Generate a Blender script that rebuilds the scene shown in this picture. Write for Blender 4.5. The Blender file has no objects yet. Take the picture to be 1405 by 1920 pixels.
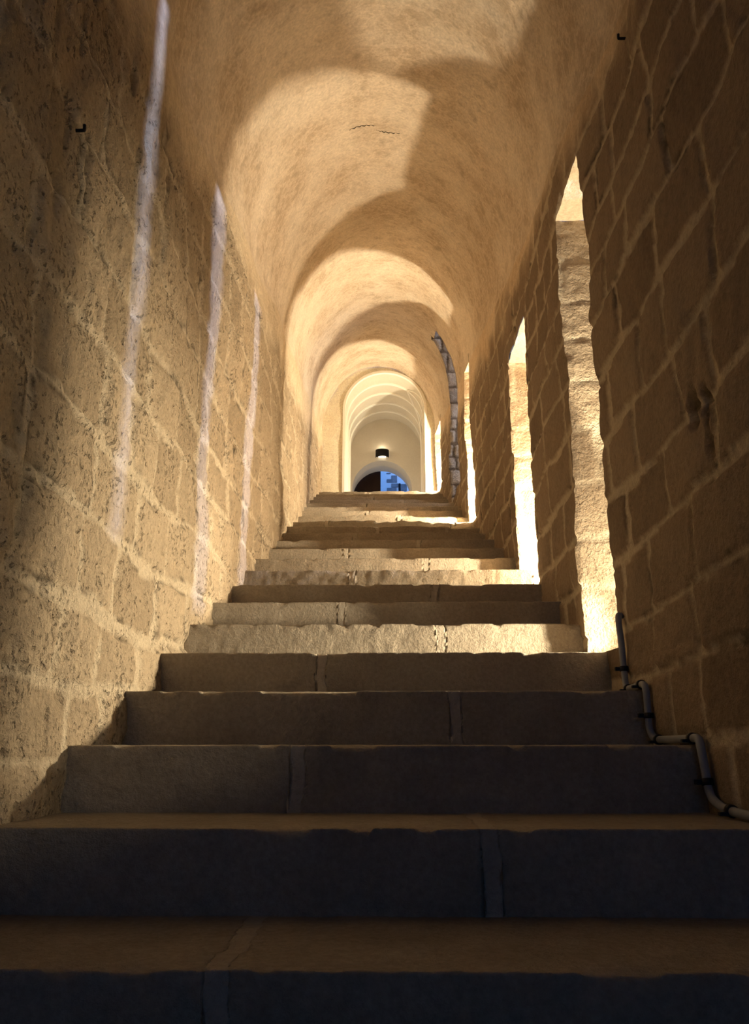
import bpy, bmesh, math, random
import numpy as np
from mathutils import Vector, Matrix

scn = bpy.context.scene
C = scn.collection

# ------------------------------------------------------------------ camera
YAW, PITCH = 0.020765, math.radians(16.0756)
cam_d = bpy.data.cameras.new('camera'); cam = bpy.data.objects.new('camera', cam_d); C.objects.link(cam)
cam_d.sensor_fit = 'HORIZONTAL'; cam_d.sensor_width = 36.0
cam_d.lens = 36.0 * 1534.75 / 1405.0
cam_d.clip_start = 0.02
cam.location = (0, 0, 0)
cam.rotation_euler = (math.pi / 2 + PITCH, 0, YAW)
scn.camera = cam

# ------------------------------------------------------------------ world, exposure
scn.view_settings.view_transform = 'Standard'
scn.view_settings.look = 'None'
scn.view_settings.exposure = 0.15
scn.view_settings.gamma = 1.0
world = bpy.data.worlds.new('dusk_sky'); scn.world = world; world.use_nodes = True
bg = world.node_tree.nodes['Background']
bg.inputs[0].default_value = (0.10, 0.36, 0.95, 1); bg.inputs[1].default_value = 0.72

# ------------------------------------------------------------------ lights
WARM = (1.0, 0.84, 0.58)
def light(name, kind, loc, energy, color, **kw):
    d = bpy.data.lights.new(name, kind); d.energy = energy; d.color = color
    for k, v in kw.items(): setattr(d, k, v)
    o = bpy.data.objects.new(name, d); C.objects.link(o); o.location = loc
    return o
def aim(o, target):
    o.rotation_euler = (Vector(target) - o.location).to_track_quat('-Z', 'Y').to_euler()

# warm lamps standing on the window sills, plus two added fill spots
l = light('sill_lamp', 'SPOT', (1.12, 3.02, 0.46), 200, WARM, shadow_soft_size=0.03, spot_size=math.radians(60), spot_blend=0.22)
aim(l, (1.42, 3.0, 3.60))
l = light('sill_lamp', 'SPOT', (1.18, 3.05, 0.44), 290, WARM, shadow_soft_size=0.03, spot_size=math.radians(88), spot_blend=1.0)
aim(l, (-0.83, 2.9, 0.42))
l = light('sill_lamp', 'SPOT', (1.16, 2.93, 0.48), 44, WARM, shadow_soft_size=0.03, spot_size=math.radians(125), spot_blend=1.0)  # extra spot added to brighten the far jamb
aim(l, (1.02, 3.27, 0.95))
l = light('sill_lamp', 'SPOT', (1.20, 0.95, 0.48), 24, WARM, shadow_soft_size=0.03, spot_size=math.radians(84), spot_blend=1.0)  # unseen low spot added to brighten the near end of the left wall
aim(l, (-0.83, 1.55, 0.30))
l = light('sill_lamp', 'POINT', (1.28, 4.43, 1.03), 230, WARM, shadow_soft_size=0.03)
l = light('sill_lamp', 'POINT', (1.04, 7.02, 2.12), 280, WARM, shadow_soft_size=0.025)
l = light('sill_lamp', 'POINT', (0.92, 10.02, 3.40), 175, WARM, shadow_soft_size=0.025)
# unseen cold spots added outdoors, each drawing one wall streak through its slit
BLUE = (0.50, 0.62, 1.0)
for (sx, sy), tgt, e in (((1.50, 0.72), 2.35, 2300), ((1.50, 2.89), 3.44, 1500), ((1.50, 4.47), 4.47, 1500)):
    k = (sy - tgt) / (sx + 0.826)
    x = 5.0
    y = sy + k * (x - sx)
    l = light('slit_streak_light', 'SPOT', (x, y, 1.0 if tgt < 3 else 1.6), e, BLUE, shadow_soft_size=0.06, spot_size=math.radians(38), spot_blend=0.1)
    aim(l, (-0.826, tgt, 1.7))
# daylight in the tall opening and the yard; hidden fill added in the passage
l = light('opening_daylight', 'AREA', (1.75, 8.05, 4.1), 26, (1.0, 0.92, 0.86), shape='RECTANGLE', size=0.5, size_y=1.6)
aim(l, (0.5, 9.1, 3.6))
l = light('passage_fill', 'AREA', (-0.10, 11.55, 2.75), 7, (1.0, 0.86, 0.66), shape='RECTANGLE', size=0.6, size_y=0.9)
aim(l, (-0.10, 11.55, 5.0))
l = light('yard_daylight', 'AREA', (0.6, 13.2, 5.4), 10, (0.30, 0.50, 1.0), shape='RECTANGLE', size=1.0, size_y=0.6)
aim(l, (0.2, 14.6, 4.2))

# ------------------------------------------------------------------ geometry constants
XL, XR = -0.826, 0.774
XC, R, H = (XL + XR) / 2, (XR - XL) / 2, 1.0
Z0, Y0, RISE, TREAD = -0.3147, 1.3377, 0.1605, 0.402
YF = 10.7                                                   # far cross wall
def bend(y): return -0.024 * np.maximum(0, np.asarray(y, float) - 5)
def spring(y): return 1.9 + 0.22 * np.asarray(y, float)
def nose(y): return Z0 + (np.asarray(y, float) - Y0) / TREAD * RISE

# ------------------------------------------------------------------ noise
def _hash(ix, iy, iz, seed):
    n = (ix.astype(np.int64) * 374761393 + iy.astype(np.int64) * 668265263 + iz.astype(np.int64) * 2147483647 + seed * 1274126177) & 0xffffffff
    n = ((n ^ (n >> 13)) * 1274126177) & 0xffffffff
    n = ((n ^ (n >> 16)) * 2246822519) & 0xffffffff
    n = n ^ (n >> 15)
    return (n & 0xffffff) / float(0xffffff) * 2 - 1
def noise(x, y, z, seed=0):
    x, y, z = np.broadcast_arrays(np.asarray(x, float), np.asarray(y, float), np.asarray(z, float))
    ix, iy, iz = np.floor(x), np.floor(y), np.floor(z)
    fx, fy, fz = x - ix, y - iy, z - iz
    s = lambda t: t * t * t * (t * (t * 6 - 15) + 10)
    fx, fy, fz = s(fx), s(fy), s(fz)
    r = 0
    for dx in (0, 1):
        for dy in (0, 1):
            for dz in (0, 1):
                w = (fx if dx else 1 - fx) * (fy if dy else 1 - fy) * (fz if dz else 1 - fz)
                r = r + w * _hash(ix + dx, iy + dy, iz + dz, seed)
    return r
def fbm(x, y, z, f=1.0, o=4, seed=0):
    r, a = 0, 1.0
    for k in range(o):
        r = r + a * noise(np.asarray(x) * f + 17.3 * k, np.asarray(y) * f, np.asarray(z) * f, seed + k); f *= 2.03; a *= 0.5
    return r

def smooth(t): t = np.clip(t, 0, 1); return t * t * (3 - 2 * t)

# ------------------------------------------------------------------ ashlar layout
class Ashlar:
    def __init__(self, seed, rows, lo, hi, s0=-4.0, s1=13.0):
        rng = random.Random(seed)
        self.rows = np.array(rows); self.edges = []; self.seed = seed
        for _ in range(len(rows) + 1):
            e = [s0 + rng.uniform(0, .4)]
            while e[-1] < s1: e.append(e[-1] + rng.uniform(lo, hi))
            self.edges.append(e)
        m = max(len(e) for e in self.edges)
        self.E = np.array([e + [99.0 + i for i in range(m - len(e))] for e in self.edges])
    def __call__(self, s, z, width=0.012, wob=0.018):
        s = np.asarray(s, float); z = np.asarray(z, float)
        sw = s + wob * fbm(s, 0 * s, z, 2.6, 3, self.seed); zw = z + wob * 1.15 * fbm(s, 5 + 0 * s, z, 1.9, 3, self.seed + 9)
        r = np.searchsorted(self.rows, zw)
        lo = self.rows[np.clip(r - 1, 0, len(self.rows) - 1)]; hi = self.rows[np.clip(r, 0, len(self.rows) - 1)]
        dz = np.minimum(np.abs(zw - lo), np.abs(hi - zw))
        E = self.E[r]
        k = (E <= sw[..., None]).sum(-1)
        k = np.clip(k, 1, E.shape[1] - 1)
        a = np.take_along_axis(E, (k - 1)[..., None], -1)[..., 0]; b = np.take_along_axis(E, k[..., None], -1)[..., 0]
        ds = np.minimum(sw - a, b - sw)
        d = np.minimum(dz, ds)
        c = 0.03                                             # rounded stone corners
        d = np.where((dz < c) & (ds < c), c - np.hypot(c - dz, c - ds), d)
        w = width * (1.0 + 0.9 * noise(s * 3.1, 2.0, z * 3.1, self.seed + 4)) + 0.004
        tint = _hash(r, k, r * 0 + 3, self.seed)
        d = d + 0.004 * fbm(s, 1.0, z, 30, 2, self.seed + 3)
        return d - w, tint                                   # >0 stone, <0 mortar

def rows_from(base, top, fixed, seed):
    rng = random.Random(seed); a = [fixed[0]]
    while a[0] > base: a.insert(0, a[0] - rng.uniform(.17, .24))
    a += list(fixed[1:])
    while a[-1] < top: a.append(a[-1] + rng.uniform(.17, .25))
    return a
FIX = [.40, .624, .835, 1.065, 1.304, 1.527, 1.732, 1.916, 2.128, 2.345]
A_R = Ashlar(5, rows_from(-1.2, 6.0, FIX, 3), .20, .46)
A_L = Ashlar(23, rows_from(-1.2, 6.0, [.16, .36, .60, .84, 1.10, 1.33, 1.60, 1.83, 2.10, 2.36], 8), .20, .50)

# ------------------------------------------------------------------ mesh helpers
def mesh_obj(name, verts, faces, mat, parent=None, attrs=None, smooth_=True):
    me = bpy.data.meshes.new(name)
    me.from_pydata([tuple(v) for v in verts], [], faces)
    if attrs:
        for k, v in attrs.items():
            a = me.attributes.new(k, 'FLOAT', 'POINT'); a.data.foreach_set('value', np.asarray(v, np.float32))
    if smooth_: me.polygons.foreach_set('use_smooth', [True] * len(me.polygons))
    me.validate(); me.update()
    o = bpy.data.objects.new(name, me); C.objects.link(o)
    if mat: me.materials.append(mat)
    if parent is not None: o.parent = parent
    return o
def grid_obj(name, P, keep, mat, parent=None, attrs=None, flip=False):
    """P: (n, m, 3) points, keep: (n-1, m-1) faces kept."""
    n, m, _ = P.shape
    idx = np.arange(n * m).reshape(n, m)
    q = np.stack([idx[:-1, :-1], idx[1:, :-1], idx[1:, 1:], idx[:-1, 1:]], -1)[keep]
    if flip: q = q[:, ::-1]
    used = np.unique(q); rm = np.full(n * m, -1); rm[used] = np.arange(len(used))
    V = P.reshape(-1, 3)[used]; q = rm[q]
    me = bpy.data.meshes.new(name)
    me.vertices.add(len(V)); me.vertices.foreach_set('co', V.astype(np.float32).ravel())
    me.loops.add(len(q) * 4); me.loops.foreach_set('vertex_index', q.astype(np.int32).ravel())
    me.polygons.add(len(q)); me.polygons.foreach_set('loop_start', np.arange(0, len(q) * 4, 4, dtype=np.int32))
    me.polygons.foreach_set('loop_total', np.full(len(q), 4, np.int32))
    me.update(calc_edges=True)
    me.polygons.foreach_set('use_smooth', [True] * len(q))
    if attrs:
        for k, v in attrs.items():
            a = me.attributes.new(k, 'FLOAT', 'POINT'); a.data.foreach_set('value', np.asarray(v, np.float32).reshape(-1)[used])
    me.validate(); me.update()
    o = bpy.data.objects.new(name, me); C.objects.link(o); me.materials.append(mat)
    if parent is not None: o.parent = parent
    return o
def struct(o): o['kind'] = 'structure'; return o
def empty(name, loc):
    o = bpy.data.objects.new(name, None); C.objects.link(o); o.location = loc; return o
def put(o, root):
    o.parent = root; o.matrix_parent_inverse = Matrix.Translation(-root.location); return o
def box(name, x0, x1, y0, y1, z0, z1, mat, parent=None, bevel=0.0):
    bm = bmesh.new(); bmesh.ops.create_cube(bm, size=1)
    for v in bm.verts:
        v.co = ((x0 + x1) / 2 + v.co.x * (x1 - x0), (y0 + y1) / 2 + v.co.y * (y1 - y0), (z0 + z1) / 2 + v.co.z * (z1 - z0))
    if bevel: bmesh.ops.bevel(bm, geom=bm.edges[:], offset=bevel, segments=2, affect='EDGES')
    me = bpy.data.meshes.new(name); bm.to_mesh(me); bm.free(); me.materials.append(mat)
    o = bpy.data.objects.new(name, me); C.objects.link(o)
    if parent is not None: put(o, parent)
    return o
def catmull(pts, n=8):
    pts = [Vector(p) for p in pts]; P = [pts[0]] + pts + [pts[-1]]; out = []
    for i in range(1, len(P) - 2):
        for k in range(n):
            t = k / n; a, b, c, d = P[i - 1], P[i], P[i + 1], P[i + 2]
            out.append(0.5 * ((2 * b) + (c - a) * t + (2 * a - 5 * b + 4 * c - d) * t * t + (3 * b - a - 3 * c + d) * t ** 3))
    return out + [pts[-1]]
def tube(name, pts, r, mat, parent=None, seg=12, closed=True):
    pts = [Vector(p) for p in pts]; V = []; F = []
    up = None
    for i, p in enumerate(pts):
        t = (pts[min(i + 1, len(pts) - 1)] - pts[max(i - 1, 0)]).normalized()
        if up is None: up = t.orthogonal().normalized()
        up = (up - t * up.dot(t)).normalized(); s = t.cross(up)
        rr = r[i] if hasattr(r, '__len__') else r
        for k in range(seg):
            a = 2 * math.pi * k / seg; V.append(p + (up * math.cos(a) + s * math.sin(a)) * rr)
    for i in range(len(pts) - 1):
        for k in range(seg):
            F.append((i * seg + k, i * seg + (k + 1) % seg, (i + 1) * seg + (k + 1) % seg, (i + 1) * seg + k))
    if closed: F.append(tuple(range(seg))[::-1]); F.append(tuple((len(pts) - 1) * seg + k for k in range(seg)))
    o = mesh_obj(name, V, F, mat)
    if parent is not None: put(o, parent)
    return o

# ------------------------------------------------------------------ materials
def new_mat(name, rough=0.9):
    m = bpy.data.materials.new(name); m.use_nodes = True; nt = m.node_tree
    b = nt.nodes['Principled BSDF']; b.inputs['Roughness'].default_value = rough
    if 'Specular IOR Level' in b.inputs: b.inputs['Specular IOR Level'].default_value = 0.2
    return m, nt, b
def N(nt, t, **kw):
    n = nt.nodes.new(t)
    for k, v in kw.items():
        if k in n.inputs: n.inputs[k].default_value = v
        else: setattr(n, k, v)
    return n
def ramp(nt, src, stops):
    r = N(nt, 'ShaderNodeValToRGB'); e = r.color_ramp.elements
    while len(e) < len(stops): e.new(0.5)
    for q, (p, c) in zip(e, stops): q.position = p; q.color = (*c, 1) if len(c) == 3 else c
    nt.links.new(src, r.inputs[0]); return r.outputs[0]
def mixc(nt, fac, a, b, mode='MIX'):
    m = N(nt, 'ShaderNodeMix'); m.data_type = 'RGBA'; m.blend_type = mode
    for sock, v in ((m.inputs[0], fac), (m.inputs[6], a), (m.inputs[7], b)):
        if hasattr(v, 'is_output') or isinstance(v, bpy.types.NodeSocket): nt.links.new(v, sock)
        else: sock.default_value = v if not isinstance(v, tuple) else (*v, 1)
    return m.outputs[2]
def math_(nt, op, a, b=0.0, c=None):
    m = N(nt, 'ShaderNodeMath'); m.operation = op
    for i, v in enumerate((a, b) if c is None else (a, b, c)):
        if isinstance(v, bpy.types.NodeSocket): nt.links.new(v, m.inputs[i])
        else: m.inputs[i].default_value = v
    return m.outputs[0]
def tex(nt, kind, scale, detail=4, rough=0.55, stretch=None):
    co = N(nt, 'ShaderNodeTexCoord').outputs['Object']
    if stretch:
        mp = N(nt, 'ShaderNodeMapping'); mp.inputs['Scale'].default_value = stretch; nt.links.new(co, mp.inputs[0]); co = mp.outputs[0]
    t = N(nt, kind); t.inputs['Scale'].default_value = scale
    if 'Detail' in t.inputs: t.inputs['Detail'].default_value = detail
    if 'Roughness' in t.inputs and kind == 'ShaderNodeTexNoise': t.inputs['Roughness'].default_value = rough
    nt.links.new(co, t.inputs['Vector']); return t
def masonry(name, stone_a, stone_b, mortar, plaster_a, plaster_b, pit=0.5, bump=0.6, pt=0.47):
    m, nt, b = new_mat(name, 0.92)
    at = lambda k: N(nt, 'ShaderNodeAttribute', attribute_name=k).outputs['Fac']
    joint, tint, plas = at('joint'), at('tint'), at('plaster')
    n1 = tex(nt, 'ShaderNodeTexNoise', 5.0, 6).outputs[0]
    n2 = tex(nt, 'ShaderNodeTexNoise', 60.0, 5, 0.65).outputs[0]
    n3 = tex(nt, 'ShaderNodeTexNoise', 2.2, 5, 0.6).outputs[0]
    t2 = math_(nt, 'ADD', math_(nt, 'MULTIPLY', math_(nt, 'SUBTRACT', tint, 0.12), 0.62), math_(nt, 'ADD', n1, 0.0))
    stone = mixc(nt, ramp(nt, t2, [(0.15, (0, 0, 0)), (0.85, (1, 1, 1))]), stone_a, stone_b)
    col = mixc(nt, joint, stone, mortar)
    col = mixc(nt, math_(nt, 'MULTIPLY', at('crack'), 0.8), col, tuple(c * .22 for c in stone_a))
    pl = mixc(nt, ramp(nt, n3, [(0.40, (0, 0, 0)), (0.60, (1, 1, 1))]), plaster_a, plaster_b)
    n4 = tex(nt, 'ShaderNodeTexNoise', 9.0, 7, 0.65).outputs[0]
    pl = mixc(nt, ramp(nt, n4, [(0.42, (0, 0, 0)), (0.50, (.45, .45, .45)), (0.56, (0, 0, 0))]), pl, tuple(min(1, c * 1.18) for c in plaster_b))
    pl = mixc(nt, ramp(nt, n4, [(0.30, (.5, .5, .5)), (0.42, (0, 0, 0))]), pl, tuple(c * .72 for c in plaster_a))
    col = mixc(nt, plas, col, pl)
    # small dark pits in the stone
    v = tex(nt, 'ShaderNodeTexVoronoi', 55.0).outputs['Distance']
    big = tex(nt, 'ShaderNodeTexNoise', 22.0, 5, 0.7).outputs[0]
    pits = ramp(nt, math_(nt, 'ADD', math_(nt, 'MULTIPLY', v, 0.5), big), [(pt, (1, 1, 1)), (pt + 0.08, (0, 0, 0))])
    small = tex(nt, 'ShaderNodeTexNoise', 62.0, 3, 0.6).outputs[0]
    sp = ramp(nt, math_(nt, 'ADD', small, math_(nt, 'MULTIPLY', math_(nt, 'SUBTRACT', n1, 0.5), 0.5)), [(0.595, (0, 0, 0)), (0.68, (.62, .62, .62))])
    pits = math_(nt, 'MAXIMUM', pits, sp)
    pm = math_(nt, 'MULTIPLY', math_(nt, 'MULTIPLY', pits, math_(nt, 'SUBTRACT', 1.0, math_(nt, 'MULTIPLY', plas, 0.9))), pit)
    col = mixc(nt, pm, col, tuple(c * 0.30 for c in stone_a))
    col = mixc(nt, 0.5, col, ramp(nt, n2, [(0.28, (0.35, 0.35, 0.35)), (0.75, (1, 1, 1))]), 'MULTIPLY')
    nt.links.new(col, b.inputs['Base Color'])
    h = math_(nt, 'ADD', math_(nt, 'MULTIPLY', n2, 0.013), math_(nt, 'MULTIPLY', big, 0.016))
    h = math_(nt, 'SUBTRACT', h, math_(nt, 'MULTIPLY', pm, 0.010))
    rough_amt = math_(nt, 'SUBTRACT', 1.0, math_(nt, 'MULTIPLY', plas, 0.62))
    h = math_(nt, 'MULTIPLY', h, rough_amt)
    bp = N(nt, 'ShaderNodeBump', Strength=bump, Distance=1.0); nt.links.new(h, bp.inputs['Height'])
    nt.links.new(bp.outputs[0], b.inputs['Normal'])
    return m
def plain(name, a, b_, scale=6.0, rough=0.9, bump=0.3, fine=90.0, h=0.004, dark=0.3):
    m, nt, b = new_mat(name, rough)
    n1 = tex(nt, 'ShaderNodeTexNoise', scale, 6, 0.6).outputs[0]; n2 = tex(nt, 'ShaderNodeTexNoise', fine, 5, 0.7).outputs[0]
    col = mixc(nt, ramp(nt, n1, [(0.3, (0, 0, 0)), (0.7, (1, 1, 1))]), a, b_)
    col = mixc(nt, dark, col, ramp(nt, n2, [(0.3, (0.3, 0.3, 0.3)), (0.7, (1, 1, 1))]), 'MULTIPLY')
    nt.links.new(col, b.inputs['Base Color'])
    bp = N(nt, 'ShaderNodeBump', Strength=bump, Distance=1.0); nt.links.new(math_(nt, 'MULTIPLY', n2, h), bp.inputs['Height'])
    nt.links.new(bp.outputs[0], b.inputs['Normal'])
    return m
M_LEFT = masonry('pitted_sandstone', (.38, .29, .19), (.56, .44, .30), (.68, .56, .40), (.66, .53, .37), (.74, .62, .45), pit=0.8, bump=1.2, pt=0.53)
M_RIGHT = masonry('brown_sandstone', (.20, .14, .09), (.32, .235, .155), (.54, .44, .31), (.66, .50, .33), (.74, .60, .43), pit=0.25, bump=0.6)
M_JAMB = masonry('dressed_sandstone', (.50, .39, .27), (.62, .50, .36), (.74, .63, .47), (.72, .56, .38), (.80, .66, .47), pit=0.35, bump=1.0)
M_VAULT = masonry('vault_plaster', (.66, .52, .36), (.72, .58, .42), (.8, .7, .5), (.58, .46, .33), (.77, .66, .52), pit=0.45, bump=0.7)
M_STEP = plain('step_limestone', (.33, .275, .205), (.44, .375, .285), 5.0, 0.85, 0.9, 75.0, 0.010, 0.45)
M_STEPJ = plain('step_mortar', (.41, .35, .275), (.51, .445, .35), 8.0, 0.95, 0.9, 70.0, 0.010, 0.3)
M_WHITE = plain('cream_plaster', (.66, .61, .51), (.72, .675, .575), 3.0, 0.9, 0.2, 40.0, 0.004, 0.12)
M_CREAM = masonry('cream_wall_plaster', (.66, .52, .36), (.72, .58, .42), (.8, .7, .5), (.86, .78, .60), (.90, .83, .67), pit=0.2, bump=0.5)
M_TRIM = plain('white_plaster_edge', (.88, .85, .76), (.90, .87, .80), 3.0, 0.9, 0.1, 40.0, 0.002, 0.05)
M_RUBBLE = masonry('grey_rubble', (.42, .36, .31), (.66, .60, .54), (.22, .17, .13), (.6, .5, .4), (.7, .6, .5), pit=0.5, bump=1.6)
M_PIPE = plain('grey_pvc', (.20, .205, .22), (.25, .26, .275), 10, 0.5, 0.1, 60, 0.001, 0.1)
M_CLIP = plain('black_plastic', (.012, .012, .014), (.02, .02, .022), 10, 0.5, 0.1, 60, 0.001, 0.1)
M_CRACK = plain('dark_crack', (.05, .035, .02), (.07, .05, .03), 10, 1.0, 0.1)
M_DOOR = plain('dark_brown_wood', (.018, .007, .004), (.030, .013, .007), 6, 0.7, 0.3, 50, 0.004, 0.2)
M_METAL = plain('black_metal', (.006, .004, .004), (.010, .007, .006), 6, 0.6, 0.1, 50, 0.001, 0.1)
M_YARD = plain('whitewashed_wall', (.70, .74, .80), (.80, .84, .88), 4, 0.9, 0.3, 30, 0.004, 0.1)
M_QUOIN = plain('grey_quoin_stone', (.16, .17, .20), (.28, .28, .30), 6, 0.9, 0.4, 50, 0.006, 0.3)
mg, ntg, bgd = new_mat('lamp_glass', 0.3)
bgd.inputs['Base Color'].default_value = (.95, .93, .85, 1); bgd.inputs['Emission Color'].default_value = (1, .93, .78, 1); bgd.inputs['Emission Strength'].default_value = 1.6

# ------------------------------------------------------------------ openings of the right wall: y0, y1, z0, z1
WIN = {0: (0.62, 1.29, 0.33, 2.34), 1: (2.80, 3.27, 0.33, 2.335), 2: (4.20, 4.80, 0.81, 2.37), 3: (6.87, 7.28, 1.93, 3.50), 4: (9.85, 10.60, 3.216, 4.16)}
SLOT = (7.93, 8.76, 2.62, 4.95)

def ysteps():
    ys = list(np.arange(-3.2, 0.9, 0.12)); y = 0.9
    while y < YF:
        ys.append(y); y += min(0.03, max(0.0125, 0.0065 * y))
    ys.append(YF)
    ys = [v for v in ys]
    for a in [w for t in list(WIN.values()) + [SLOT] for w in t[:2]]:
        ys = [v for v in ys if abs(v - a) > 0.006] + [a]
    return np.array(sorted(ys))
def zsteps(extra):
    zs = []; z = -0.95
    while z < 4.4: zs.append(z); z += 0.0135
    for a in extra: zs = [v for v in zs if abs(v - a) > 0.005] + [a]
    return np.array(sorted(zs))

def relief(x, y, z):                                       # slow unevenness shared by walls and vault
    return 0.016 * fbm(x, y, z, 1.3, 3, 77) + 0.004 * fbm(x, y, z, 7.0, 3, 31)

def dents(y, z, spots):
    d = 0; m = 0
    for (cy, cz, ry, rz, depth) in spots:
        q = ((y - cy) / ry) ** 2 + ((z - cz) / rz) ** 2
        k = smooth(1.35 - q); d = d + k * depth
    return d

L_SPOTS = [(2.098, 2.035, .035, .05, .03), (1.935, .703, .018, .015, .02), (1.95, .31, .02, .02, .025), (2.15, .25, .02, .02, .02)]
R_SPOTS = [(1.955, .83, .040, .055, .03), (1.868, .80, .020, .06, .03), (1.86, .70, .020, .04, .02)]

def plaster_mask(y, z, side):
    t = (z - (spring(y) - 0.30)) / 0.30
    if side < 0: t = t + 0.35
    else: t = t + np.where(y > 5, 0.25, 0.0)
    return smooth(t + 0.9 * fbm(y, 3.0, z, 1.6, 4, 61) * 0.6 + 0.15 * fbm(y, 1.0, z * .5, 14, 2, 63))

def wall_disp(y, z, side):
    """inward offset (towards the axis), joint mask, tint, plaster mask"""
    A = A_R if side > 0 else A_L
    d, tint = A(y, z, 0.011 if side > 0 else 0.012, 0.026 if side > 0 else 0.034)
    stone = smooth(d / 0.012 + 0.35)
    joint = 1 - smooth(d / 0.008 + 0.5)
    pl = plaster_mask(y, z, side)
    x = 0 * y + (XR if side > 0 else XL)
    if side > 0:
        h = stone * (0.006 + 0.004 * tint) - 0.006 * np.exp(-(d / 0.005) ** 2) * (noise(y * 9, 0, z * 9, 5) > .1)
        rough = 0.0025 * fbm(x, y, z, 22, 3, 41)
        h = h - dents(y, z, R_SPOTS)
    else:
        h = stone * (0.004 + 0.007 * tint) - 0.012 * np.exp(-((d - .002) / 0.006) ** 2) * smooth(2.5 * noise(y * 7, 0, z * 5, 5) + .3)
        rough = 0.0065 * fbm(x, y, z, 16, 4, 41) - 0.010 * smooth((noise(y * 26, 4.0, z * 15, 42) - .55) * 4)
        h = h - dents(y, z, L_SPOTS)
    e = smooth((spring(y) - z) / 0.10)                       # everything but the slow relief dies at the springing
    crack = np.exp(-((d - .001) / 0.0045) ** 2) * smooth(2.4 * noise(y * 6, 1.0, z * 4, 15) - (.15 if side < 0 else .7)) * (1 - pl)
    wall_disp.crack = crack
    return relief(x, y, z) + (h * (1 - 0.85 * pl) + rough * (1 - 0.5 * pl)) * e, joint, tint, pl

def wall_x(y, z, side):
    d = wall_disp(y, z, side)[0]
    return (XR - d if side > 0 else XL + d)

YS = ysteps()
# jitter of an opening's upright arris, as a function of height
def jit(z, seed): return 0.004 * fbm(0 * z, 0 * z, z, 7, 3, seed) + 0.0025 * np.sign(noise(0 * z, 0 * z, z * 5 + .3, seed + 1))

def build_wall(side, name, mat):
    zs = zsteps([v for t in (list(WIN.values()) + [SLOT]) for v in t[2:]] if side > 0 else [])
    Y, Z = np.meshgrid(YS, zs, indexing='ij')
    S = spring(Y); Zc = np.minimum(Z, S)
    d, joint, tint, pl = wall_disp(Y, Zc, side); crk = wall_disp.crack
    Yj = Y.copy()
    if side > 0:
        for n, (y0, y1, z0, z1) in list(WIN.items()) + [(9, SLOT)]:
            for q, yy in enumerate((y0, y1)):
                i = int(np.argmin(abs(YS - yy))); m = (zs >= z0 - 1e-6) & (zs <= z1 + 1e-6)
                Yj[i, m] = yy + jit(Zc[i, m], 100 + n * 7 + q)
    X = (XR - d) if side > 0 else (XL + d)
    P = np.stack([X + bend(Yj), Yj, Zc], -1)
    zc = (Z[:-1, :-1] + Z[1:, 1:]) / 2; yc = (Y[:-1, :-1] + Y[1:, 1:]) / 2
    low = np.minimum(nose(yc) - 0.45, 2.75)
    low = np.where(yc < 1.3, -0.60, low)
    keep = (Z[:-1, :-1] < S[:-1, :-1] - 1e-6) & (zc > low)
    keep |= (Z[:-1, :-1] < S[1:, 1:] - 1e-6) & (zc > low) & (Z[:-1, :-1] < S[:-1, :-1] + .02)
    if side > 0:
        for (y0, y1, z0, z1) in list(WIN.values()) + [SLOT]:
            keep &= ~((yc > y0) & (yc < y1) & (zc > z0) & (zc < z1))
    return struct(grid_obj(name, P, keep, mat, None, dict(joint=joint, tint=tint * .5 + .5, plaster=pl, crack=crk), flip=(side < 0)))

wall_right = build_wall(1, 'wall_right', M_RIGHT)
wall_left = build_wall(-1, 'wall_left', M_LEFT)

# ------------------------------------------------------------------ vault
TH = np.linspace(0, math.pi, 150)
Yv, T = np.meshgrid(YS, TH, indexing='ij')
def vault_pt(y, t, extra=0.0):
    x = XC + R * np.cos(t); z = spring(y) + H * np.sin(t)
    nx, nz = -np.cos(t), -np.sin(t) * 1.0
    d = relief(x, y, z)
    e = smooth(np.minimum(t, math.pi - t) / 0.10)
    d = d + e * (0.010 * fbm(x, y, z, 2.6, 3, 91) + 0.0022 * fbm(x, y * .8, z, 15, 3, 92)) + extra
    return x + nx * d, z + nz * d
Xv, Zv = vault_pt(Yv, T)
th_slot = math.radians(42)
zc = (T[:-1, :-1] + T[1:, 1:]) / 2; yc = (Yv[:-1, :-1] + Yv[1:, 1:]) / 2
keep = ~((yc > SLOT[0]) & (yc < SLOT[1] - 0.60 * zc) & (zc < th_slot))
ceiling = struct(grid_obj('ceiling', np.stack([Xv + bend(Yv), Yv, Zv], -1), keep, M_VAULT, None,
                          dict(joint=0 * T, tint=0 * T + .5, plaster=0 * T + 1)))
# hairline cracks in the plaster
for line in ([(655, -0.255, 4.388, 3.826), (0, -0.196, 4.373, 3.84), (0, -0.134, 4.382, 3.855), (0, -.083, 4.408, 3.869)],
             [(0, -.079, 4.47, 0), (0, -.039, 4.503, 3.892), (0, 0.021, 4.516, 3.894), (0, .081, 4.500, 3.886)]):
    pts = []
    for _, x, y, _z in line:
        t = math.acos((x - XC) / R); vx, vz = vault_pt(np.array([y]), np.array([t])); pts.append((float(vx[0]), y, float(vz[0])))
    pts = catmull(pts, 6); pts = [Vector((p.x, p.y + .006 * math.sin(i * 2.1), p.z)) for i, p in enumerate(pts)]
    n = len(pts); o = tube('crack', pts, [0.0032 * math.sin(math.pi * (i + .6) / (n + .2)) + .0008 for i in range(n)], M_CRACK, None, 6)
    o.parent = ceiling

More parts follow.
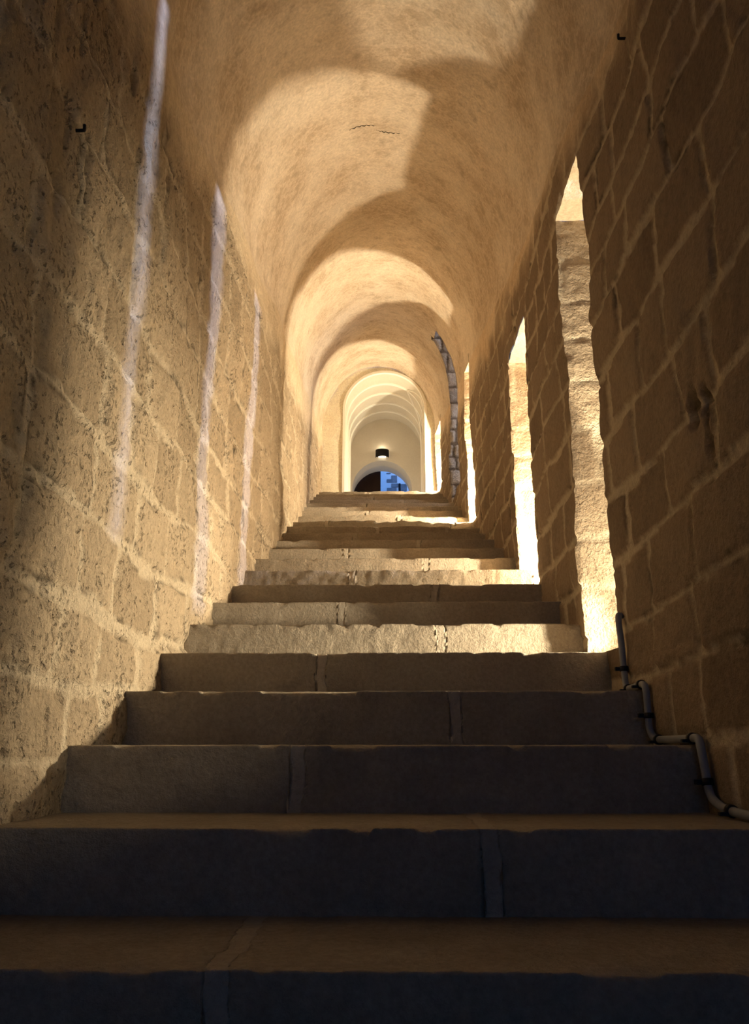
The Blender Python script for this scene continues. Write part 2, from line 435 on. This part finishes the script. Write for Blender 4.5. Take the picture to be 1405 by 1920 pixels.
# ------------------------------------------------------------------ window embrasures
def jamb(name, y, z0, z1, depth, n, q, mat, parent, slope=0.0, coarse=False, ash=A_R):
    """upright side of an opening, from the wall's face outwards; slope moves it in y with depth"""
    zs = [z for z in zsteps([z0, z1]) if z0 - 1e-6 <= z <= z1 + 1e-6]
    xs = np.concatenate([np.linspace(0, .18, 16), np.linspace(.22, depth, 14)])
    U, Z = np.meshgrid(xs, np.array(zs), indexing='ij')
    Zw = np.minimum(Z, spring(y) - 1e-4)
    face = wall_x(0 * Z + y, Zw, 1) 
    over = Z > spring(y)
    if over.any():
        s = np.clip((Z - spring(y)) / H, 0, .999); t = np.arcsin(s)
        vx, _ = vault_pt(0 * Z + y, t); face = np.where(over, vx - .004, face)
    yb = y + np.where(U == 0, 1, 1) * jit(Zw, 100 + n * 7 + q) * np.exp(-U / .05)
    d, tint = ash(U + 3.17 * n + .07, Z, 0.010, 0.010)
    stone = smooth(d / 0.010 + 0.35); joint = 1 - smooth(d / 0.006 + .5)
    amp = smooth(U / .02)
    sgn = 1 if q == 0 else -1
    rel = amp * (stone * .005 * (1 + tint) + .003 * fbm(U, y, Z, 20, 4, 55) + .0 )
    X = face + U
    Yp = yb + slope * U + sgn * rel
    P = np.stack([X + bend(y), Yp, Z], -1)
    keep = np.ones((P.shape[0] - 1, P.shape[1] - 1), bool)
    o = grid_obj(name, P, keep, mat, parent, dict(joint=joint, tint=tint * .5 + .5, plaster=0 * Z), flip=(q == 0))
    return o
def horiz(name, y0, y1, z, depth, n, mat, parent, s0, up, plaster=0.0):
    """sill (up) or soffit (down) of an opening"""
    ys = YS[(YS >= y0 - 1e-6) & (YS <= y1 + 1e-6)]
    U, Y = np.meshgrid(np.concatenate([np.linspace(0, .15, 12), np.linspace(.2, depth, 8)]), ys, indexing='ij')
    k = (Y - y0) / (y1 - y0)
    Yp = Y + s0 * U * (1 - k) 
    Yp = Yp + (jit(0 * Y + z, 100 + n * 7) * (1 - k) + jit(0 * Y + z, 101 + n * 7) * k) * np.exp(-U / .05)
    face = wall_x(Y, 0 * Y + z, 1)
    Zp = z + (0.004 * fbm(U, Y, 0 * Y, 12, 3, 58 + n)) * smooth(U / .02)
    P = np.stack([face + U + bend(Y), Yp, Zp], -1)
    return grid_obj(name, P, np.ones((P.shape[0] - 1, P.shape[1] - 1), bool), mat, parent,
                    dict(joint=0 * Y, tint=0 * Y + .6, plaster=0 * Y + plaster), flip=not up)
SLIT = {0: (0.72, .06), 1: (2.89, .11), 2: (4.47, .13), 3: (7.07, .012), 4: (10.2, .012)}
for n, (y0, y1, z0, z1) in WIN.items():
    depth = {0: .73, 1: .73, 2: .73, 3: .62, 4: .5}[n]
    root = empty('window_%d' % (n + 1), (XR + float(bend((y0 + y1) / 2)), (y0 + y1) / 2, z0)); struct(root)
    s0 = {0: 0, 1: 0.0, 2: 0, 3: 0, 4: 0}[n]
    parts = [jamb('far_jamb', y1, z0, z1, depth, n, 1, M_JAMB, None), jamb('near_jamb', y0, z0, z1, depth, n, 0, M_RIGHT, None, s0),  # near jamb, sill, slit walls get the darker stone to cut bounced light
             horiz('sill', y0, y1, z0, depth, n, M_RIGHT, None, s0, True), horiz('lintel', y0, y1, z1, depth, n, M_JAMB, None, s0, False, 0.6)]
    sy, sw = SLIT[n]; b = float(bend(y0)); xo = XR + depth - .02 + b
    parts.append(box('slit_wall', xo, xo + .012, y0 - .12, sy - sw / 2, z0 - .05, z1 + .05, M_RIGHT))
    zb = {0: 0.76, 1: 0.97, 2: 1.12}.get(n, z0)
    if zb > z0: parts.append(box('slit_wall', xo - .012, xo + .012, y0 - .12, y1 + .12, z0 - .05, zb, M_RIGHT))  # unseen lower block, added to keep the blue beam off the risers
    parts.append(box('slit_wall', xo, xo + .012, sy + sw / 2, y1 + .12, z0 - .05, z1 + .05, M_RIGHT))
    for p in parts: put(p, root)

# tall opening cut up into the vault, its far side of bare rubble
A_S = Ashlar(41, rows_from(-1, 6, [2.7, 2.84, 3.02, 3.17, 3.33, 3.50, 3.64, 3.83, 3.98, 4.12, 4.30, 4.42, 4.58, 4.70, 4.86], 9), .14, .30)
root = struct(empty('window_6', (XR + float(bend(8.4)), 8.4, SLOT[2])))
def slot_side(name, y, q):
    zs = np.arange(SLOT[2], SLOT[3], .012); us = np.linspace(0, 1, 70)
    U, Z = np.meshgrid(us, zs, indexing='ij')
    Zw = np.minimum(Z, spring(y) - 1e-4); face = wall_x(0 * Z + y, Zw, 1)
    ys = 0 * Z + y
    for _ in range(5):
        s = np.clip((Z - spring(ys)) / H, 0, .999)
        if q: ys = y - 0.60 * np.minimum(np.arcsin(s), th_slot) - .022 * (s > .02)
    vx, _ = vault_pt(ys, np.arcsin(s))
    face = np.where(Z > spring(ys), vx - .006, face)
    face = np.where(np.arcsin(s) > th_slot, XC + R * math.cos(th_slot) - (.012 if q else -.02), face)
    X = face + U * (1.75 - face)
    d, tint = A_S(X, Z, 0.010, 0.012)
    stone = smooth(d / 0.016 + .3); joint = 1 - smooth(d / .01 + .4)
    rel = (stone * (.018 + .008 * tint) + .006 * fbm(X, 0, Z, 14, 4, 12)) * smooth(U / .02) if q else 0
    jt = jit(Zw, 100 + 63 + q) * np.exp(-U * 1.5 / .05)
    P = np.stack([X + bend(y), ys + jt - rel, Z], -1)
    o = grid_obj(name, P, np.ones((P.shape[0] - 1, P.shape[1] - 1), bool), M_RUBBLE if q else M_JAMB, None,
                 dict(joint=joint, tint=tint * .5 + .5, plaster=0 * Z), flip=(q == 0))
    put(o, root)
slot_side('far_jamb', SLOT[1], 1); slot_side('near_jamb', SLOT[0], 0)
put(horiz('sill', SLOT[0], SLOT[1], SLOT[2], .95, 9, M_JAMB, None, 0, True), root)
ztop = float(spring(8.4) + H * math.sin(th_slot))
xt = XC + R * math.cos(th_slot) + float(bend(8.4))
box('opening_head', xt - .02, 1.75, SLOT[0] - .03, SLOT[1] + .03, SLOT[3] - .02, SLOT[3] + .12, M_JAMB, root)
for yy in (SLOT[0], ):
    pass

# ------------------------------------------------------------------ steps
def px_to_x(px, y, z):                                      # rough world x of a pixel column on a riser (used for joint places)
    d = y * math.cos(PITCH) + z * math.sin(PITCH); return (px - 702.5) / 1534.75 * d - YAW * y
JOINTS = {0: [402], 1: [920], 2: [557], 3: [852], 4: [603], 5: [827], 6: [640], 7: [815], 8: [660], 9: [800], 10: [650], 11: [785], 12: [665],
          13: [708, 838], 14: [613, 850], 15: [749], 16: [690], 17: [760], 18: [684], 19: [755], 20: [697], 21: [755], 22: [690]}
ORD = ['first', 'second', 'third', 'fourth', 'fifth', 'sixth', 'seventh', 'eighth', 'ninth', 'tenth', 'eleventh', 'twelfth', 'thirteenth', 'fourteenth',
       'fifteenth', 'sixteenth', 'seventeenth', 'eighteenth', 'nineteenth', 'twentieth', 'twenty-first', 'twenty-second', 'top']
HOW = {0: 'dark bluish lowest stone step, cropped by the bottom edge, pale joint left of centre', 1: 'wide dark blue-grey stone step with one pale joint right of centre',
       2: 'dark grey step at eye level crossed at right by the lowest pipe bend', 3: 'brown-black stone step whose right end carries the upper bend of the pipe',
       4: 'dim brown stone step just below the brightly lit rough one', 5: 'rough stone step lit bright yellow at its right, beside the nearest window',
       6: 'pinkish brown stone step directly above the bright rough one', 7: 'shaded dark brown stone step just below the second lit window',
       8: 'rough stone step lit yellow at its right end beside the second window', 14: 'brown stone step with a broken right corner, second below the brightest far step',
       15: 'far stone step glowing brightest cream beside the third window', 20: 'far stone step with a bluish white right end under the tall opening', 22: 'topmost thin stone step, right under the arched doorway'}
def step_block(name, x0, x1, y0, y1, ztop, h, mat, seed, res, worn):
    seed = 300 + int(round(ztop * 100))
    """one dressed block: riser face, rounded nosing and tread, ends and back closed"""
    nx = max(8, int((x1 - x0) / res)); xs = np.linspace(x0, x1, nx)
    rr = 0.006
    prof = []
    nz = max(4, int((h - rr) / res))
    for k in range(nz): prof.append((0.0, -h + (h - rr) * k / nz, 0, 1))
    for k in range(5):
        a = math.pi / 2 * k / 4; prof.append((rr - rr * math.cos(a), -rr + rr * math.sin(a), 1, 1))
    nt_ = max(4, int((y1 - y0) / (res * 1.6)))
    for k in range(1, nt_ + 1): prof.append((rr + (y1 - y0 - rr) * k / nt_, 0.0, 1, 0))
    prof = np.array(prof)
    X, I = np.meshgrid(xs, np.arange(len(prof)), indexing='ij')
    dy = prof[I, 0]; dz = prof[I, 1]
    nose_w = np.exp(-(dy / .05) ** 2) * np.exp(-(dz / .05) ** 2)
    droop = worn[0] * np.maximum(0, fbm(X, 0, 0, 5, 3, worn[1])) * nose_w + 0.0008 * fbm(X, 0, 0, 9, 3, seed) * nose_w
    if worn[2] is not None:
        q = smooth((X - worn[2]) / .05) * worn[3]; droop = droop + q * nose_w
    rough = 0.0022 * fbm(X, dy * 1.0, dz, 34, 3, seed + 2) + .002 * fbm(X, dy, dz, 4, 2, seed + 5)
    chip = 0.006 * smooth((noise(X * 16, 0, seed) - .45) * 5) * np.exp(-((dz) / .012) ** 2) * np.exp(-(dy / .02) ** 2)
    Yp = y0 + dy - rough * prof[I, 3] + chip
    Zp = ztop + dz + rough * .4 * (1 - prof[I, 3]) - droop - chip
    sag = 0.010 * smooth((dz + h) / -.03 + 1)                 # little foot ledge of mortar under the riser
    inner_ = smooth((X - XL) / .05) * smooth((XR - X) / .05)
    X = X + inner_ * (.005 * fbm(dy, dz, 0, 14, 3, seed + 8) + .003 * fbm(dy, dz, 0, 50, 2, seed + 9))
    P = np.stack([X + bend(y0), Yp, Zp], -1)
    o = grid_obj(name, P, np.ones((P.shape[0] - 1, P.shape[1] - 1), bool), mat, None)
    bm = bmesh.new(); bm.from_mesh(o.data)
    bmesh.ops.reverse_faces(bm, faces=bm.faces)
    es = [e for e in bm.edges if e.is_boundary]
    bz = ztop - h - .004
    f0 = list(bm.faces)
    r = bmesh.ops.extrude_edge_only(bm, edges=es)
    vs = [v for v in r['geom'] if isinstance(v, bmesh.types.BMVert)]
    for v in vs: v.co.z = min(bz, v.co.z); v.co.z = bz
    old = set(f0)
    for f in bm.faces: f.smooth = f in old
    bm.normal_update(); bm.to_mesh(o.data); bm.free()
    return o
for i in range(23):
    y = Y0 + i * TREAD; z = Z0 + i * RISE
    res = max(.0075, .0032 * y)
    x0, x1 = XL - .03, XR + .03
    y1 = y + TREAD + .008 if i < 22 else YF + .06
    root = empty('stone_step', (XC + float(bend(y)), y, z - RISE))
    j = HOW.get(i) or ('%s stone step counted up from the bottom edge of the picture' % ORD[i])
    root['label'] = j; root['category'] = 'step'; root['group'] = 'stone steps of the staircase'
    cuts = sorted(px_to_x(p, y, z - .08) - float(bend(y)) for p in JOINTS.get(i, [700]))
    jw = 0.036 if i < 6 else 0.03
    worn = (0.0, 3, None, 0)
    if i in (13, 14, 15): worn = (0.014, 20 + i, {13: .50, 14: .30, 15: .25}[i], {13: .022, 14: .02, 15: .02}[i])
    elif i >= 11: worn = (0.006, i, None, 0)
    edges = [x0]
    for c in cuts: edges += [c - jw / 2, c + jw / 2]
    edges.append(x1)
    for k in range(0, len(edges), 2):
        put(step_block('stone_block', edges[k], edges[k + 1], y, y1, z, RISE + .004, M_STEP, 300 + i * 7 + k, res, worn), root)
    for c in cuts:
        o = step_block('mortar_joint', c - jw / 2, c + jw / 2, y, y1, z, RISE + .004, M_STEPJ, 900 + i, res, worn); o['label'] = 'pale mortar joint'
        put(o, root)

fl = box('floor', XL - .03, XR + .03, -3.2, Y0 + .05, Z0 - RISE - .12, Z0 - RISE, M_STEP); struct(fl)

# ------------------------------------------------------------------ far cross wall with arch and plastered passage
AX, AR, AS, ZB = -0.077, 0.561, 4.59, 2.45
def arch_pts(cx, r, zs, zb, n=48, leg=14):
    p = [(cx + r, zb + (zs - zb) * k / leg) for k in range(leg)]
    p += [(cx + r * math.cos(math.pi * k / n), zs + r * math.sin(math.pi * k / n)) for k in range(n + 1)]
    p += [(cx - r, zs - (zs - zb) * (k + 1) / leg) for k in range(leg)]
    return np.array(p)
inner = arch_pts(AX, AR, AS, ZB)
sp = float(spring(YF)); b = float(bend(YF))
leg, n = 14, 48
outer = [(XR + b + .05, ZB + (sp - ZB) * k / leg) for k in range(leg)]
outer += [(XC + b + (R + .05) * math.cos(math.pi * k / n), sp + (H + .05) * math.sin(math.pi * k / n)) for k in range(n + 1)]
outer += [(XL + b - .05, sp - (sp - ZB) * (k + 1) / leg) for k in range(leg)]
outer = np.array(outer)
K = np.linspace(0, 1, 16)[:, None, None]
G = outer[None] * (1 - K) + inner[None] * K
P = np.stack([G[..., 0], YF - .012 * fbm(G[..., 0], 0, G[..., 1], 2.5, 3, 7) * np.minimum(1, 4 * (1 - K[..., 0])), G[..., 1]], -1)
struct(grid_obj('wall_far', P, np.ones((15, len(inner) - 1), bool), M_CREAM, None, dict(joint=0 * P[..., 0], tint=0 * P[..., 0] + .5, plaster=0 * P[..., 0] + 1)))
def extrude_profile(name, A, B, ya, yb, mat, flip=False, n=2):
    K = np.linspace(0, 1, n)[:, None, None]; G = A[None] * (1 - K) + B[None] * K
    Y = np.broadcast_to((ya + (yb - ya) * K[..., 0]), G.shape[:2])
    return grid_obj(name, np.stack([G[..., 0], Y, G[..., 1]], -1), np.ones((n - 1, len(A) - 1), bool), mat, None, None, flip)
YE = 12.4
struct(extrude_profile('wall_passage', inner, inner, YF, YE, M_WHITE, n=8))
def rib(name, y0, w, inr, outr, mat):
    a = arch_pts(AX, AR + .02, AS, ZB); c = arch_pts(AX, AR - inr, AS, ZB)
    V = []; F = []
    rings = [(a, y0), (c, y0 + .002), (c, y0 + w - .002), (a, y0 + w)]
    m = len(a)
    for q, yy in rings: V += [(p[0], yy, p[1]) for p in q]
    for k in range(3):
        for i in range(m - 1): F.append((k * m + i, k * m + i + 1, (k + 1) * m + i + 1, (k + 1) * m + i))
    o = mesh_obj(name, V, F, mat, smooth_=False); struct(o); return o
# raised white edge round the arch and four shallow ribs behind it
def edge_ring():
    a = arch_pts(AX, AR + .030, AS, ZB); c = arch_pts(AX, AR - .004, AS, ZB); m = len(a)
    V = [(p[0], YF + .01, p[1]) for p in a] + [(p[0], YF - .018, p[1]) for p in a] + [(p[0], YF - .022, p[1]) for p in c] + [(p[0], YF + .03, p[1]) for p in c]
    F = [(k * m + i, k * m + i + 1, (k + 1) * m + i + 1, (k + 1) * m + i) for k in range(3) for i in range(m - 1)]
    return struct(mesh_obj('trim_1', V, F, M_TRIM, smooth_=False))
edge_ring()
for q, yy in enumerate((11.03, 11.37, 11.73, 12.05)): rib('trim_%d' % (q + 2), yy, .05, .014, 0, M_TRIM)
# side lunette: a raised curved groin on the right of the passage vault
o = struct(tube('trim_6', catmull([(.250, 11.05, 5.035), (.332, 11.308, 4.973), (.387, 11.471, 4.905), (.437, 11.584, 4.812), (.47, 11.70, 4.60), (.484, 11.75, 4.2)], 6), .014, M_TRIM))
o = struct(tube('trim_7', catmull([(.250, 11.05, 5.035), (.30, 10.98, 5.00), (.371, 10.9, 4.927), (.44, 10.80, 4.80), (.475, 10.76, 4.65)], 6), .012, M_TRIM))
pf = box('floor_passage', -1.0, .8, YF, 14.6, ZB - .1, ZB + .01, M_STEP); pf.name = 'floor.001'; struct(pf)
# end wall with door arch
DX, DR, DS = -0.137, .475, 3.955
dn = arch_pts(DX, DR, DS, ZB); on_ = arch_pts(AX - .01, AR + .04, AS, ZB)
K = np.linspace(0, 1, 10)[:, None, None]; G = on_[None] * (1 - K) + dn[None] * K
struct(grid_obj('wall_end', np.stack([G[..., 0], YE + 0 * G[..., 0], G[..., 1]], -1), np.ones((9, len(dn) - 1), bool), M_WHITE))
dm = arch_pts(DX - .008, DR - .022, DS, ZB); dm2 = arch_pts(DX - .008, DR - .004, DS, ZB); db = arch_pts(DX - .015, DR - .002, DS, ZB)
struct(extrude_profile('trim_8', dn, dm, YE, YE + .20, M_WHITE, n=4))
struct(extrude_profile('trim_9', dm, db, YE + .20, YE + .52, M_WHITE, n=4))
# door leaf and yard
YD = YE + .54
door = struct(empty('door_1', (-.45, YD, ZB)))
for k in range(4):
    xa = -.168 - (k + 1) * .125; box('plank', xa, xa + .1255, YD + .001 * k, YD + .05, ZB, 4.6, M_DOOR, door, .004)
for zz in (2.9, 3.9): box('ledge', -.66, -.17, YD - .025, YD, zz, zz + .09, M_DOOR, door, .004)
box('wall_yard', -1.6, 2.2, 14.2, 14.4, ZB, 6.4, M_YARD)['kind'] = 'structure'
yx = lambda px, py: ((px - 702.5) / 1534.75 * (14.2 * math.cos(PITCH) + 4.6 * math.sin(PITCH)) - YAW * 14.2)
def yz(py):
    a = math.atan((960 - py) / 1534.75) + PITCH; return 14.2 * math.tan(a)
for q, (xa, xb, ya, yb, dk) in enumerate(((725, 733, 887, 889, 0), (734, 745, 892, 905, 1), (725.5, 735, 899, 905, 0), (734, 747, 907, 914, 1), (726, 744, 915, 922, 1), (751, 763, 908, 921, 1), (747.5, 751.5, 907, 925, 2))):
    o = box('trim_%d' % (10 + q), yx(xa, 0), yx(xb, 0), 14.185 if dk < 2 else 14.18, 14.21, yz(yb), yz(ya), M_QUOIN if dk < 2 else M_METAL, None, .004); struct(o)

# ------------------------------------------------------------------ wall lamp over the doorway
lamp = empty('wall_lamp', (-.133, YE - .01, 4.545))
lamp['label'] = 'small black half-round metal wall lamp above the arched doorway'; lamp['category'] = 'lamp'
def half_shell(name, r, z0, z1, th, mat, root):
    V, F = [], []; n = 24
    for rr in (r, r - th):
        for zz in (z0, z1):
            for k in range(n + 1):
                a = math.pi + math.pi * k / n; V.append((-.133 + rr * math.cos(a), YE - .012 + rr * math.sin(a) * .9, zz))
    m = n + 1
    for k in range(n):
        F += [(k, k + 1, m + k + 1, m + k), (2 * m + k + 1, 2 * m + k, 3 * m + k, 3 * m + k + 1), (k + 1, k, 2 * m + k, 2 * m + k + 1), (m + k, m + k + 1, 3 * m + k + 1, 3 * m + k)]
    return put(mesh_obj(name, V, F, mat), root)
half_shell('shade', .108, 4.475, 4.600, .006, M_METAL, lamp)
box('back_plate', -.215, -.051, YE - .02, YE - .001, 4.49, 4.60, M_METAL, lamp, .003)
box('reflector_plate', -.20, -.066, YE - .075, YE - .012, 4.53, 4.537, M_METAL, lamp)
V = [(-.133 + .062 * math.cos(math.pi + math.pi * k / 16), YE - .02 + .055 * math.sin(math.pi + math.pi * k / 16), zz) for zz in (4.480, 4.500) for k in range(17)]
F = [tuple(range(17)), tuple(range(33, 16, -1))] + [(k, k + 17, k + 18, k + 1) for k in range(16)]
g = mesh_obj('glass', V, F, mg, smooth_=False); g['label'] = 'glowing white glass'; put(g, lamp)
light('wall_lamp_light', 'POINT', (-.133, YE - .06, 4.62), 0.6, (1, .8, .55), shadow_soft_size=.03)

# ------------------------------------------------------------------ grey conduit down the right side of the steps
pipe = empty('conduit_pipe', (.75, 2.4, .03))
pipe['label'] = 'thin grey plastic conduit pipe stepping down beside the right wall'; pipe['category'] = 'pipe'
def wx(y, z): return float(wall_x(np.array([y]), np.array([z]), 1)[0])
raw = [(2.745, .415), (2.735, .33), (2.725, .215), (2.700, .184), (2.62, .183), (2.525, .183), (2.497, .160), (2.492, .10), (2.492, .055), (2.470, .026), (2.40, .022), (2.20, .022), (2.125, .022), (2.093, -.005), (2.082, -.05), (2.068, -.105), (2.02, -.128), (1.945, -.137), (1.80, -.140), (1.72, -.142)]
pp = [(min(wx(y, z), .775) - .016, y, z) for y, z in raw]
p0 = [(pp[0][0] + .045, 2.80, .425), (pp[0][0] + .012, 2.762, .428)]
path = catmull(p0 + pp, 6)
put(tube('pipe', path, .0105, M_PIPE), pipe)
def clip(p, ax):
    p = Vector(p); q = p.copy(); a = Vector(ax).normalized()
    t = tube('clip', [p - a * .008, p + a * .008], .0145, M_CLIP, pipe, 14)
    o = a.cross(Vector((1, 0, 0)));  o.normalize()
    return t
def at(y, z): return min(path, key=lambda v: (v.y - y) ** 2 + (v.z - z) ** 2)
for (y, z), ax in zip([(2.732, .245), (2.69, .183), (2.55, .183), (2.492, .095), (2.43, .023), (2.16, .022), (2.075, -.08), (1.955, -.136)],
                      [(0, .05, 1), (0, 1, 0), (0, 1, 0), (0, 0, 1), (0, 1, 0), (0, 1, 0), (0, .2, 1), (0, 1, .1)]):
    clip(at(y, z), ax)
    p = at(y, z); box('clip_tab', p.x - .028, p.x - .008, p.y - (.008 if ax[1] > .5 else .004), p.y + (.008 if ax[1] > .5 else .012), p.z - (.010 if ax[1] > .5 else .006), p.z - (.002 if ax[1] > .5 else -.006), M_CLIP, pipe, .001)

# ------------------------------------------------------------------ small iron stubs left in the walls
def stub(y, z, side, label):
    x = float(wall_x(np.array([y]), np.array([z]), side)[0]); s = -side
    o = tube('iron_hook', catmull([(x - s * .02, y, z), (x + s * .018, y, z), (x + s * .022, y, z + .003), (x + s * .022, y - .002, z + .016)], 5), .0045, M_CLIP, None, 8)
    o['label'] = label; o['category'] = 'hook'
stub(1.774, 1.56, -1, 'small black bent iron hook high on the left stone wall')
stub(2.179, 2.249, 1, 'small dark iron stub near the top of the right wall')
